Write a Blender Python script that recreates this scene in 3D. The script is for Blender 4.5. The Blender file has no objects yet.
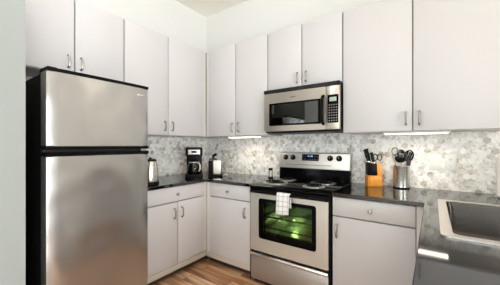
import bpy, bmesh, math, random
from math import sin, cos, pi, radians
from mathutils import Vector, Matrix

random.seed(7)
S = bpy.context.scene
COL = S.collection

def lin(c):
    c = c / 255.0
    return c / 12.92 if c <= 0.04045 else ((c + 0.055) / 1.055) ** 2.4
def rgb(r, g, b):
    return (lin(r), lin(g), lin(b), 1.0)

# ------------------------------------------------------------------ camera
CAM_YAW = 35.603
cam_d = bpy.data.cameras.new('camera')
cam_d.sensor_width = 36.0
cam_d.lens = 255.13 / 500.0 * 36.0
cam_d.shift_y = 2.73 / 500.0
cam_d.clip_start = 0.02
cam = bpy.data.objects.new('camera', cam_d)
cam.location = (2.629, -2.599, 1.277)
cam.rotation_euler = (radians(90), 0, radians(CAM_YAW))
COL.objects.link(cam)
S.camera = cam

# ------------------------------------------------------------------ world, light, exposure
W = bpy.data.worlds.new('world')
S.world = W
W.use_nodes = True
bg = W.node_tree.nodes['Background']
bg.inputs['Color'].default_value = (0.80, 0.90, 1.0, 1)
bg.inputs['Strength'].default_value = 3.0

S.view_settings.view_transform = 'Standard'
S.view_settings.look = 'None'
S.view_settings.gamma = 1.0
S.view_settings.use_curve_mapping = False
S.view_settings.exposure = -0.46
try:
    S.cycles.use_denoising = True
    S.cycles.max_bounces = 10
    S.cycles.diffuse_bounces = 6
    S.cycles.glossy_bounces = 6
    S.cycles.transparent_max_bounces = 12
    S.cycles.sample_clamp_indirect = 6.0
    S.cycles.caustics_reflective = False
    S.cycles.caustics_refractive = False
except Exception:
    pass

def area(name, loc, rot, sx, sy, power, col=(1, 1, 1), spread=180, parent=None):
    l = bpy.data.lights.new(name, 'AREA')
    l.shape = 'RECTANGLE'; l.size = sx; l.size_y = sy
    l.energy = power; l.color = col; l.spread = radians(spread)
    o = bpy.data.objects.new(name, l)
    o.location = loc; o.rotation_euler = rot
    COL.objects.link(o)
    if parent: o.parent = parent
    return o
# area lamps and low sun, added at unseen windows behind and right of camera
area('window_fill_right', (6.9, -4.1, 1.0), (0, radians(90), 0), 2.2, 3.4, 600, (0.90, 0.955, 1.0))
area('window_fill_front', (2.9, -6.9, 0.95), (radians(90), 0, 0), 3.4, 2.2, 165, (0.90, 0.955, 1.0))
sun_d = bpy.data.lights.new('sun', 'SUN'); sun_d.energy = 26.0; sun_d.color = (0.97, 0.97, 1.0); sun_d.angle = radians(2)
sun = bpy.data.objects.new('sun', sun_d); sun.rotation_euler = (0, radians(58), 0); sun.location = (9, -4, 6); COL.objects.link(sun)
CEIL_W = (19.0, 12.0, 4.0)      # each added ceiling light
UNDER_W = 1.5      # each under-cabinet light
OVEN_W = 3.0

# ------------------------------------------------------------------ materials
def mat(name, col, rough=0.5, metal=0.0, ior=None, coat=0.0, emit=None, es=0.0, aniso=0.0):
    m = bpy.data.materials.new(name); m.use_nodes = True
    b = m.node_tree.nodes['Principled BSDF']
    b.inputs['Base Color'].default_value = col
    b.inputs['Roughness'].default_value = rough
    b.inputs['Metallic'].default_value = metal
    if name.startswith('black_'): b.inputs['Specular IOR Level'].default_value = 0.15
    if ior: b.inputs['IOR'].default_value = ior
    if coat: b.inputs['Coat Weight'].default_value = coat; b.inputs['Coat Roughness'].default_value = 0.05
    if aniso: b.inputs['Anisotropic'].default_value = aniso
    if emit:
        b.inputs['Emission Color'].default_value = emit
        b.inputs['Emission Strength'].default_value = es
    return m

class N:
    def __init__(s, m): s.m = m; s.t = m.node_tree; s.b = s.t.nodes['Principled BSDF']
    def n(s, typ, **kw):
        x = s.t.nodes.new(typ)
        for k, v in kw.items():
            if hasattr(x, k): setattr(x, k, v)
            else: x.inputs[k].default_value = v
        return x
    def l(s, a, b): s.t.links.new(a, b)
    def coords(s, scale=(1, 1, 1), kind='Object', rot=(0, 0, 0)):
        tc = s.n('ShaderNodeTexCoord'); mp = s.n('ShaderNodeMapping')
        mp.inputs['Scale'].default_value = scale
        mp.inputs['Rotation'].default_value = rot
        s.l(tc.outputs[kind], mp.inputs['Vector'])
        return mp.outputs['Vector']
    def ramp(s, fac, stops):
        r = s.n('ShaderNodeValToRGB')
        e = r.color_ramp.elements
        while len(e) < len(stops): e.new(0.5)
        for i, (p, c) in enumerate(stops): e[i].position = p; e[i].color = c
        s.l(fac, r.inputs['Fac']); return r.outputs['Color']
    def mix(s, fac, a, b, blend='MIX'):
        x = s.n('ShaderNodeMix'); x.data_type = 'RGBA'; x.blend_type = blend
        for v, k in ((fac, 0), (a, 6), (b, 7)):
            if hasattr(v, 'is_linked'): s.l(v, x.inputs[k])
            else: x.inputs[k].default_value = v
        return x.outputs[2]
    def bump(s, h, strength=0.1, dist=0.002):
        x = s.n('ShaderNodeBump'); x.inputs['Strength'].default_value = strength; x.inputs['Distance'].default_value = dist
        s.l(h, x.inputs['Height']); s.l(x.outputs['Normal'], s.b.inputs['Normal'])

def painted(name, col, rough=0.85, sc=60, st=0.06):
    m = mat(name, col, rough); q = N(m)
    no = q.n('ShaderNodeTexNoise'); no.inputs['Scale'].default_value = sc
    q.l(q.coords(), no.inputs['Vector']); q.bump(no.outputs['Fac'], st, 0.001)
    return m

def steel(name, col, rough=0.28, grain=(2, 2, 220), var=0.06, wob=0.0, metal=1.0):
    m = mat(name, col, rough, metal); q = N(m)
    no = q.n('ShaderNodeTexNoise'); no.inputs['Scale'].default_value = 1.0; no.inputs['Detail'].default_value = 3
    q.l(q.coords(grain), no.inputs['Vector'])
    mr = q.n('ShaderNodeMapRange'); mr.inputs['To Min'].default_value = rough - var; mr.inputs['To Max'].default_value = rough + var
    q.l(no.outputs['Fac'], mr.inputs['Value']); q.l(mr.outputs['Result'], q.b.inputs['Roughness'])
    if wob:
        n2 = q.n('ShaderNodeTexNoise'); n2.inputs['Scale'].default_value = 3.2; n2.inputs['Detail'].default_value = 1.0
        q.l(q.coords(), n2.inputs['Vector']); q.bump(n2.outputs['Fac'], wob, 0.02)
    return m

M = {}
M['wall'] = painted('wall_paint', rgb(231, 229, 226))
M['ceiling'] = painted('ceiling_paint', rgb(250, 247, 238), st=0.15, sc=120)
M['carpet'] = painted('added_cream_carpet', rgb(226, 222, 214), 0.95, 300, 0.5)
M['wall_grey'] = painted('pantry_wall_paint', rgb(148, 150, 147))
M['cab'] = mat('cabinet_white', rgb(208, 203, 203), 0.42)
M['carcass'] = mat('shaded_carcass', rgb(150, 143, 138), 0.6)  # grey-brown puts the shade of the door gaps into the colour
M['filler'] = mat('cabinet_filler', rgb(222, 216, 210), 0.5)
M['kick_shade'] = mat('shaded_toe_kick', rgb(70, 52, 42), 0.7)  # dark brown holds the shadow of the recess under the cabinets
M['kick'] = mat('toe_kick_laminate', rgb(200, 190, 176), 0.6)
M['nickel'] = mat('satin_nickel', rgb(176, 169, 158), 0.34, 1.0)
M['steel'] = steel('brushed_steel', rgb(216, 210, 203), 0.42, (2, 2, 260), 0.02, metal=0.72)
M['fridge_steel'] = steel('fridge_steel', rgb(186, 184, 182), 0.25, (2, 2, 700), 0.01, 1.0, 0.95)
M['shaded_sink_steel'] = steel('shaded_sink_steel', rgb(72, 67, 63), 0.26, (3, 200, 3))  # basin steel, darkened in colour to stand in for interreflection shade
M['sink_rim'] = steel('sink_rim_steel', rgb(222, 214, 206), 0.3, (3, 3, 3))
M['chrome'] = mat('chrome', rgb(225, 222, 218), 0.08, 1.0)
M['bowl_chrome'] = mat('drip_bowl_chrome', rgb(226, 222, 216), 0.3, 0.8)
M['black'] = mat('black_plastic', rgb(14, 13, 13), 0.35, ior=1.35)
M['black_gloss'] = mat('black_gloss', rgb(9, 9, 9), 0.09, ior=1.38)
M['black_matte'] = mat('black_matte', rgb(14, 13, 13), 0.6)
M['black_rubber'] = mat('dark_grey_plastic', rgb(48, 46, 45), 0.45)
M['white_plastic'] = mat('white_plastic', rgb(228, 226, 222), 0.35)
M['paper'] = painted('paper', rgb(245, 243, 240), 0.9, 200, 0.3)
M['bamboo'] = mat('bamboo', rgb(226, 160, 66), 0.4)
M['grey_print'] = mat('grey_print', rgb(120, 118, 115), 0.5)
M['white_print'] = mat('white_print', rgb(205, 205, 200), 0.5)
M['lcd'] = mat('display_lcd', rgb(150, 160, 150), 0.3, emit=rgb(190, 200, 190), es=0.35)
M['led'] = mat('display_led', rgb(60, 120, 200), 0.3, emit=rgb(130, 190, 255), es=1.5)
M['diffuser'] = mat('lamp_diffuser', rgb(255, 245, 225), 0.5, emit=(1.0, 0.90, 0.72, 1), es=9.0)
M['dome'] = mat('added_dome_diffuser', rgb(255, 248, 235), 0.5, emit=(1.0, 0.93, 0.82, 1), es=6.0)
M['globe'] = mat('added_globe_glass', rgb(250, 244, 232), 0.4, emit=(1.0, 0.94, 0.84, 1), es=4.0)
M['screen_mesh'] = mat('microwave_screen_mesh', rgb(92, 88, 80), 0.5)
M['steel2'] = steel('warm_brushed_steel', rgb(200, 190, 178), 0.33, (2, 2, 500), 0.02, metal=0.9)
M['shaded_drawer_steel'] = steel('shaded_drawer_steel', rgb(180, 174, 168), 0.42, (2, 2, 500), 0.02, metal=0.75)  # range steel copy, darkened for the floor mirrored in the drawer
M['appliance_steel'] = mat('appliance_steel', rgb(176, 168, 158), 0.3, 0.95)
M['utensil_nylon'] = mat('utensil_nylon', rgb(16, 15, 15), 0.22)
M['bulb'] = mat('oven_bulb', rgb(255, 240, 200), 0.4, emit=(1.0, 0.95, 0.7, 1), es=3.0)
M['crock'] = mat('polished_steel', rgb(216, 210, 202), 0.27, 0.9)
M['enamel'] = mat('oven_enamel', rgb(110, 112, 106), 0.35)
M['rack'] = mat('oven_rack_wire', rgb(60, 58, 55), 0.35, 0.9)

# bamboo grain
q = N(M['bamboo']); no = q.n('ShaderNodeTexNoise'); no.inputs['Scale'].default_value = 1
q.l(q.coords((60, 60, 4)), no.inputs['Vector'])
q.l(q.ramp(no.outputs['Fac'], [(0.3, rgb(212, 126, 26)), (0.7, rgb(236, 164, 56))]), q.b.inputs['Base Color'])

# black granite
M['granite'] = mat('granite', rgb(22, 20, 20), 0.05, 0, 1.8)
q = N(M['granite']); v = q.n('ShaderNodeTexVoronoi'); v.inputs['Scale'].default_value = 260
q.l(q.coords(), v.inputs['Vector'])
no = q.n('ShaderNodeTexNoise'); no.inputs['Scale'].default_value = 90; no.inputs['Detail'].default_value = 4
q.l(q.coords(), no.inputs['Vector'])
c1 = q.ramp(v.outputs['Color'], [(0.86, rgb(6, 6, 6)), (0.98, rgb(80, 76, 73))])
c2 = q.ramp(no.outputs['Fac'], [(0.40, rgb(4, 4, 4)), (0.80, rgb(34, 32, 31))])
q.l(q.mix(0.5, c1, c2), q.b.inputs['Base Color'])

# marble mosaic: per-tile tint (attribute) plus veining
M['mosaic'] = mat('marble_mosaic', rgb(220, 215, 210), 0.42)
q = N(M['mosaic']); at = q.n('ShaderNodeAttribute'); at.attribute_name = 'tint'
no = q.n('ShaderNodeTexNoise'); no.inputs['Scale'].default_value = 20; no.inputs['Detail'].default_value = 4; no.inputs['Distortion'].default_value = 0.8
off = q.n('ShaderNodeVectorMath'); off.operation = 'MULTIPLY_ADD'; off.inputs[1].default_value = (37, 53, 71)
q.l(at.outputs['Fac'], off.inputs[0]); q.l(q.coords(), off.inputs[2]); q.l(off.outputs['Vector'], no.inputs['Vector'])
base = q.ramp(at.outputs['Fac'], [(0.0, rgb(196, 188, 181)), (0.3, rgb(224, 219, 213)), (0.6, rgb(244, 240, 236)), (1.0, rgb(252, 250, 247))])
vein = q.ramp(no.outputs['Fac'], [(0.28, rgb(166, 157, 148)), (0.41, rgb(226, 221, 215)), (0.52, (1, 1, 1, 1))])
q.l(q.mix(0.8, base, vein, 'MULTIPLY'), q.b.inputs['Base Color'])
M['grout'] = mat('grout', rgb(228, 223, 216), 0.8)

# plank floor (planks run along X)
M['floor'] = mat('wood_planks', rgb(150, 105, 75), 0.35)
q = N(M['floor']); co = q.coords()
br = q.n('ShaderNodeTexBrick'); br.offset = 0.37; br.inputs['Scale'].default_value = 1
br.inputs['Brick Width'].default_value = 1.1; br.inputs['Row Height'].default_value = 0.125
br.inputs['Mortar Size'].default_value = 0.0015; br.inputs['Mortar Smooth'].default_value = 0.1
br.inputs['Color1'].default_value = (0, 0, 0, 1); br.inputs['Color2'].default_value = (1, 1, 1, 1)
br.inputs['Mortar'].default_value = (0.5, 0.5, 0.5, 1)
q.l(co, br.inputs['Vector'])
vadd = q.n('ShaderNodeVectorMath'); vadd.operation = 'MULTIPLY_ADD'
vadd.inputs[1].default_value = (7, 13, 3)
q.l(br.outputs['Color'], vadd.inputs[0]); q.l(q.coords((1.6, 16, 1)), vadd.inputs[2])
no = q.n('ShaderNodeTexNoise'); no.inputs['Scale'].default_value = 1.0; no.inputs['Detail'].default_value = 6; no.inputs['Distortion'].default_value = 0.7
q.l(vadd.outputs['Vector'], no.inputs['Vector'])
tone = q.ramp(br.outputs['Color'], [(0.0, rgb(200, 154, 116)), (0.5, rgb(228, 182, 142)), (1.0, rgb(246, 212, 176))])
grain = q.ramp(no.outputs['Fac'], [(0.30, rgb(104, 76, 58)), (0.44, rgb(200, 172, 152)), (0.62, (1, 1, 1, 1))])
wood = q.mix(0.9, tone, grain, 'MULTIPLY')
q.l(q.mix(br.outputs['Fac'], wood, rgb(48, 32, 24)), q.b.inputs['Base Color'])

# tea towel: white with grey window-pane lines
M['towel'] = mat('towel_cotton', rgb(235, 233, 230), 0.9)
q = N(M['towel']); br = q.n('ShaderNodeTexBrick'); br.offset = 0.0
br.inputs['Scale'].default_value = 1; br.inputs['Brick Width'].default_value = 0.042; br.inputs['Row Height'].default_value = 0.042
br.inputs['Mortar Size'].default_value = 0.0025
br.inputs['Color1'].default_value = rgb(238, 236, 233); br.inputs['Color2'].default_value = rgb(238, 236, 233)
br.inputs['Mortar'].default_value = rgb(176, 175, 174)
q.l(q.coords(kind='UV'), br.inputs['Vector']); q.l(br.outputs['Color'], q.b.inputs['Base Color'])

# glass: tinted see-through with mirror-like Fresnel reflection
def glass(name, tint, refl_ior=1.5):
    m = bpy.data.materials.new(name); m.use_nodes = True
    t = m.node_tree; t.nodes.remove(t.nodes['Principled BSDF'])
    tr = t.nodes.new('ShaderNodeBsdfTransparent'); tr.inputs['Color'].default_value = tint
    gl = t.nodes.new('ShaderNodeBsdfGlossy'); gl.inputs['Roughness'].default_value = 0.03
    fr = t.nodes.new('ShaderNodeFresnel'); fr.inputs['IOR'].default_value = refl_ior
    mx = t.nodes.new('ShaderNodeMixShader')
    t.links.new(fr.outputs[0], mx.inputs[0]); t.links.new(tr.outputs[0], mx.inputs[1]); t.links.new(gl.outputs[0], mx.inputs[2])
    t.links.new(mx.outputs[0], t.nodes['Material Output'].inputs['Surface'])
    return m
M['clear_glass'] = glass('clear_glass', (0.93, 0.94, 0.93, 1))
M['oven_glass'] = glass('green_tinted_oven_glass', (0.50, 0.68, 0.38, 1), 1.45)
M['smoke_glass'] = glass('smoked_glass', (0.35, 0.33, 0.30, 1), 2.6)
M['carafe_glass'] = glass('carafe_glass', (0.45, 0.45, 0.44, 1), 1.6)

# ------------------------------------------------------------------ mesh builder
def rrect(a0, a1, b0, b1, r, n=5):
    pts = []
    for (ca, cb, s) in ((a1 - r, b1 - r, 0), (a0 + r, b1 - r, 1), (a0 + r, b0 + r, 2), (a1 - r, b0 + r, 3)):
        for i in range(n + 1):
            t = (s + i / n) * pi / 2
            pts.append((ca + r * cos(t), cb + r * sin(t)))
    return pts

class MB:
    def __init__(s, o=(0, 0, 0)):
        s.bm = bmesh.new(); s.o = Vector(o)
    def v(s, x, y, z): return s.bm.verts.new((x - s.o.x, y - s.o.y, z - s.o.z))
    def box(s, x0, x1, y0, y1, z0, z1, bev=0.0, seg=2):
        m = Matrix.Translation(Vector(((x0 + x1) / 2, (y0 + y1) / 2, (z0 + z1) / 2)) - s.o) @ Matrix.Diagonal((abs(x1 - x0), abs(y1 - y0), abs(z1 - z0), 1))
        r = bmesh.ops.create_cube(s.bm, size=1, matrix=m)
        if bev > 0:
            ed = set(e for v in r['verts'] for e in v.link_edges)
            bmesh.ops.bevel(s.bm, geom=list(ed), offset=bev, segments=seg, profile=0.5, affect='EDGES', clamp_overlap=True)
        return s
    def _map(s, axis, a, b, c):
        return {'z': (a, b, c), 'y': (a, c, b), 'x': (c, a, b)}[axis]
    def prism(s, poly, axis, c0, c1, bev=0.0):
        A = [s.v(*s._map(axis, a, b, c0)) for a, b in poly]
        B = [s.v(*s._map(axis, a, b, c1)) for a, b in poly]
        n = len(poly); fs = []
        fs.append(s.bm.faces.new(A)); fs.append(s.bm.faces.new(B))
        caps = fs[:]
        for i in range(n):
            s.bm.faces.new((A[i], A[(i + 1) % n], B[(i + 1) % n], B[i]))
        if bev > 0:
            ed = set(e for f in caps for e in f.edges)
            bmesh.ops.bevel(s.bm, geom=list(ed), offset=bev, segments=2, profile=0.5, affect='EDGES', clamp_overlap=True)
        return s
    def ring(s, outer, inner, axis, c0, c1):
        n = len(outer)
        L = [[s.v(*s._map(axis, a, b, c)) for a, b in p] for p in (outer, inner) for c in (c0, c1)]
        O0, O1, I0, I1 = L
        for i in range(n):
            j = (i + 1) % n
            s.bm.faces.new((O0[i], O0[j], I0[j], I0[i])); s.bm.faces.new((O1[i], O1[j], I1[j], I1[i]))
            s.bm.faces.new((O0[i], O0[j], O1[j], O1[i])); s.bm.faces.new((I0[i], I0[j], I1[j], I1[i]))
        return s
    def loft(s, rings, cap=True, closed=True):
        R = [[s.v(*p) for p in r] for r in rings]
        for a, b in zip(R, R[1:]):
            n = len(a)
            for i in range(n if closed else n - 1):
                j = (i + 1) % n
                s.bm.faces.new((a[i], a[j], b[j], b[i]))
        if cap:
            s.bm.faces.new(R[0]); s.bm.faces.new(R[-1])
        return s
    def lathe(s, prof, cx=0, cy=0, cz=0, n=28, axis='z', cap=True):
        rings = []
        for r, h in prof:
            ring = []
            for i in range(n):
                t = 2 * pi * i / n
                a, b = r * cos(t), r * sin(t)
                p = {'z': (a, b, h), 'y': (a, h, b), 'x': (h, a, b)}[axis]
                ring.append((cx + p[0], cy + p[1], cz + p[2]))
            rings.append(ring)
        return s.loft(rings, cap)
    def tube(s, pts, r, n=8, closed=False, flat=None):
        pts = [Vector(p) for p in pts]; m = len(pts); rings = []
        prev = None
        for i, p in enumerate(pts):
            if closed: d = pts[(i + 1) % m] - pts[i - 1]
            else: d = pts[min(i + 1, m - 1)] - pts[max(i - 1, 0)]
            d.normalize()
            up = prev if prev is not None else (Vector((0, 0, 1)) if abs(d.z) < 0.9 else Vector((1, 0, 0)))
            x = up - d * up.dot(d)
            if x.length < 1e-5: x = d.orthogonal()
            x.normalize(); prev = x; y = d.cross(x)
            rr = r[i] if isinstance(r, (list, tuple)) else r
            fl = flat if flat else 1.0
            rings.append([tuple(p + x * (rr * cos(2 * pi * k / n)) + y * (rr * fl * sin(2 * pi * k / n))) for k in range(n)])
        if closed: return s.loft(rings + [rings[0]], cap=False)
        return s.loft(rings)
    def sphere(s, c, r, sc=(1, 1, 1), rot=None, u=16, v=10):
        m = Matrix.Translation(Vector(c) - s.o)
        if rot is not None: m = m @ rot
        m = m @ Matrix.Diagonal((r * sc[0], r * sc[1], r * sc[2], 1))
        bmesh.ops.create_uvsphere(s.bm, u_segments=u, v_segments=v, radius=1, matrix=m)
        return s

def obj(name, b, m, parent=None, smooth=True, label=None, loc=None):
    bm = b.bm
    bmesh.ops.remove_doubles(bm, verts=bm.verts, dist=1e-6)
    bmesh.ops.recalc_face_normals(bm, faces=bm.faces)
    me = bpy.data.meshes.new(name); bm.to_mesh(me); bm.free()
    if smooth:
        for p in me.polygons: p.use_smooth = True
        me.set_sharp_from_angle(angle=radians(32))
    me.materials.append(M[m] if isinstance(m, str) else m)
    o = bpy.data.objects.new(name, me); COL.objects.link(o)
    if parent: o.parent = parent
    if label: o['label'] = label
    if loc: o.location = loc
    return o

def thing(name, label, cat, loc=(0, 0, 0), rz=0.0, group=None):
    o = bpy.data.objects.new(name, None); COL.objects.link(o)
    o.empty_display_size = 0.05
    o.location = loc; o.rotation_euler = (0, 0, radians(rz))
    o['label'] = label; o['category'] = cat
    if group: o['group'] = group
    return o
def tag(o, label, cat, group=None):
    o['label'] = label; o['category'] = cat
    if group: o['group'] = group
    return o
def structure(name, b, m, label=None, parent=None):
    o = obj(name, b, m, parent, smooth=False)
    if not parent: o['kind'] = 'structure'
    if label: o['label'] = label
    return o
def share(name, src, parent, loc):
    o = src.copy(); o.name = name; COL.objects.link(o); o.parent = parent; o.location = loc
    return o

# ------------------------------------------------------------------ the room
RX, RY, RZ = 6.5, -6.5, 3.10
structure('floor', MB().box(-0.1, RX + 0.1, RY - 0.1, 0.1, -0.08, 0), 'floor', 'brown wood plank floor')  # carpet on the next line is added to bounce light at base cabinets
structure('added_floor_carpet', MB().box(0.95, RX - 0.02, RY + 0.02, -2.45, 0.0005, 0.014, 0.003), 'carpet', 'cream carpet added out of view to bounce light')
structure('ceiling', MB().box(-0.1, RX + 0.1, RY - 0.1, 0.1, RZ, RZ + 0.08), 'ceiling', 'cream ceiling')
wall_back = structure('wall_back', MB().box(-0.1, RX + 0.1, 0, 0.1, 0, RZ), 'wall', 'white wall behind the range')
wall_left = structure('wall_left', MB().box(-0.1, 0, RY, 0, 0, RZ), 'wall', 'white wall behind the refrigerator')
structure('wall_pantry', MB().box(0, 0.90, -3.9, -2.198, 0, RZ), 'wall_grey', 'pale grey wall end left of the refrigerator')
def wall_with_hole(name, axis, c0, c1, a0, a1, ha0, ha1, hz0, hz1):
    b = MB()
    def bx(p0, p1, z0, z1):
        if axis == 'x': b.box(c0, c1, p0, p1, z0, z1)
        else: b.box(p0, p1, c0, c1, z0, z1)
    bx(a0, ha0, 0, RZ); bx(ha1, a1, 0, RZ); bx(ha0, ha1, 0, hz0); bx(ha0, ha1, hz1, RZ)
    return structure(name, b, 'wall')
wall_with_hole('wall_right', 'x', RX, RX + 0.1, RY, 0, -5.8, -2.4, 0.15, 2.5)
wall_with_hole('wall_front', 'y', RY - 0.1, RY, -0.1, RX + 0.1, 1.2, 4.6, 0.15, 2.5)
def window(name, axis, c, a0, a1, z0, z1):
    b = MB()
    def bx(p0, p1, q0, q1):
        if axis == 'x': b.box(c + 0.02, c + 0.08, p0, p1, q0, q1)
        else: b.box(p0, p1, c - 0.08, c - 0.02, q0, q1)
    f = 0.05
    bx(a0, a0 + f, z0, z1); bx(a1 - f, a1, z0, z1); bx(a0 + f, a1 - f, z0, z0 + f); bx(a0 + f, a1 - f, z1 - f, z1)
    for k in (1, 2):
        m = a0 + (a1 - a0) * k / 3; bx(m - 0.03, m + 0.03, z0 + f, z1 - f)
    w = structure(name, b, 'white_plastic')
    g = MB()
    if axis == 'x': g.box(c + 0.045, c + 0.05, a0 + f, a1 - f, z0 + f, z1 - f)
    else: g.box(a0 + f, a1 - f, c - 0.05, c - 0.045, z0 + f, z1 - f)
    structure('pane', g, 'clear_glass', parent=w)
window('added_window_1', 'x', RX, -5.8, -2.4, 0.15, 2.5)  # both windows are added behind the camera to let light in
window('added_window_2', 'y', RY, 1.2, 4.6, 0.15, 2.5)

# hexagon marble mosaic, real tiles on a grout bed
def mosaic(parent, axis, a0, a1, z0, z1, t=0.008):
    g = MB()
    if axis == 'y': g.box(a0, a1, -t * 0.7, -0.0005, z0, z1)
    else: g.box(0.0005, t * 0.7, a0, a1, z0, z1)
    parent = structure(parent, g, 'grout', 'grey and white marble hexagon mosaic backsplash')
    b = MB(); lay = []
    w, h = 0.046, 0.053          # tile width and height (pointed top)
    gap = 0.0016
    rows = int((z1 - z0) / (h * 0.75)) + 3; cols = int((a1 - a0) / w) + 3
    for r in range(-1, rows):
        for c in range(-1, cols):
            ca = a0 + c * w + (w / 2 if r % 2 else 0); cz = z0 + r * h * 0.75
            hw, hh = w / 2 - gap / 2, h / 2 - gap / 2
            P = [(ca, cz + hh), (ca + hw, cz + hh / 2), (ca + hw, cz - hh / 2), (ca, cz - hh), (ca - hw, cz - hh / 2), (ca - hw, cz + hh / 2)]
            Q = []
            for a, z in P:
                p = (min(max(a, a0), a1), min(max(z, z0), z1))
                if not Q or (abs(p[0] - Q[-1][0]) + abs(p[1] - Q[-1][1])) > 1e-5: Q.append(p)
            if len(Q) > 1 and abs(Q[0][0] - Q[-1][0]) + abs(Q[0][1] - Q[-1][1]) < 1e-5: Q.pop()
            if len(Q) < 3: continue
            ar = sum(Q[i][0] * Q[(i + 1) % len(Q)][1] - Q[(i + 1) % len(Q)][0] * Q[i][1] for i in range(len(Q)))
            if abs(ar) < 2e-5: continue
            n0 = len(b.bm.faces)
            if axis == 'y': b.prism(Q, 'y', -t * 0.7, -t)
            else: b.prism(Q, 'x', t * 0.7, t)
            k = random.random()
            tint = random.uniform(0.0, 0.3) if k < 0.10 else (random.uniform(0.3, 0.7) if k < 0.42 else random.uniform(0.7, 1.0))
            lay += [tint] * (len(b.bm.faces) - n0)
    me = bpy.data.meshes.new('tile_backsplash')
    bmesh.ops.recalc_face_normals(b.bm, faces=b.bm.faces)
    b.bm.to_mesh(me); b.bm.free()
    at = me.attributes.new('tint', 'FLOAT', 'FACE')
    at.data.foreach_set('value', lay)
    me.materials.append(M['mosaic'])
    o = bpy.data.objects.new('tile_backsplash', me); COL.objects.link(o); o.parent = parent
mosaic('trim_1', 'y', 0.0085, 1.2315, 0.9145, 1.3805)
mosaic('trim_2', 'y', 1.2318, 1.9935, 0.9145, 1.402)
mosaic('trim_3', 'y', 1.9938, 3.27, 0.9145, 1.3805)
mosaic('trim_4', 'x', -1.40, -0.0005, 0.9145, 1.3805)

# ------------------------------------------------------------------ cabinets
UB, UT, MBZ = 1.385, 2.439, 1.832
def pull():
    b = MB()      # bar pull, origin at its middle on the door face; stands off toward -Y
    L = 0.056
    b.tube([(0, 0, -L + 0.010), (0, -0.014, -L + 0.008), (0, -0.026, -L + 0.018), (0, -0.030, -L + 0.034), (0, -0.030, L - 0.034), (0, -0.026, L - 0.018), (0, -0.014, L - 0.008), (0, 0, L - 0.010)], 0.0066, 10)
    for s_ in (-1, 1):
        b.lathe([(0.0085, 0.0), (0.0085, -0.004), (0.006, -0.006)], 0, 0, s_ * (L - 0.010), 14, 'y')
    return b
def knob_b():
    return MB().lathe([(0.008, 0), (0.006, -0.006), (0.006, -0.012), (0.014, -0.017), (0.0155, -0.022), (0.013, -0.027), (0.006, -0.029)], 0, 0, 0, 18, 'y')
_pull = [None]; _knob = [None]
def add_pull(door, x, y, z):
    if _pull[0] is None:
        _pull[0] = obj('handle', pull(), 'nickel', door, loc=(x, y, z)); return
    share('handle', _pull[0], door, (x, y, z))
def add_knob(dr, x, y, z):
    if _knob[0] is None:
        _knob[0] = obj('knob', knob_b(), 'nickel', dr, loc=(x, y, z)); return
    share('knob', _knob[0], dr, (x, y, z))
G = 0.0045
def slab(x0, x1, yf, z0, z1):
    return MB().box(x0, x1, yf, yf + 0.019, z0, z1, 0.0018)

# local frame: X along the wall, front faces -Y, wall at Y=0
def upper(label, loc, rz, w, z0, z1, doors, fill=None, d=0.33):
    r = thing('upper_cabinet', label, 'cabinet', loc, rz, 'white upper cabinets')
    H = z1 - z0
    obj('carcass', MB().box(0.001, w - 0.001, -d + 0.021, -0.003, 0, H), 'carcass', r, False)
    # pale underside and ends
    obj('bottom_panel', MB().box(0.001, w - 0.001, -d + 0.0205, -0.003, -0.004, -0.0002), 'filler', r, False)
    for (x0, x1, hx) in doors:
        dd = obj('door', slab(x0 + G, x1 - G, -d, 0.002, H - 0.002), 'cab', r)
        add_pull(dd, hx, -d, 0.096)
    if fill: obj('filler_strip', MB().box(fill[0] + 0.001, fill[1] - 0.001, -d + 0.004, -d + 0.0205, 0.002, H - 0.002), 'filler', r, False)
    return r
# left wall: local x -> world +Y, front faces world +X
Y0 = -2.163
upper('wide white cabinet above the refrigerator with two doors', (0, Y0, MBZ), 90, 0.793, MBZ, UT, [(0.0, 0.397, 0.352), (0.397, 0.793, 0.442)])
Y1 = -1.368
upper('tall white two-door cabinet on the left wall between refrigerator and corner', (0, Y1, UB), 90, 1.364, UB, UT, [(0.0, 0.480, 0.432), (0.480, 1.005, 0.528)], (1.005, 1.035))
upper('tall white two-door cabinet on back wall between corner and microwave', (0.334, 0, UB), 0, 0.896, UB, UT, [(0.034, 0.466, 0.422), (0.466, 0.896, 0.512)], (0.0, 0.034))
upper('short white two-door cabinet directly above the microwave', (1.2315, 0, MBZ), 0, 0.7615, MBZ, UT, [(0.0, 0.381, 0.337), (0.381, 0.7615, 0.425)])
upper('large white two-door cabinet right of the microwave', (1.9945, 0, UB), 0, 1.03, UB, UT, [(0.0, 0.5125, 0.470), (0.5125, 1.03, 0.555)])

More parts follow.
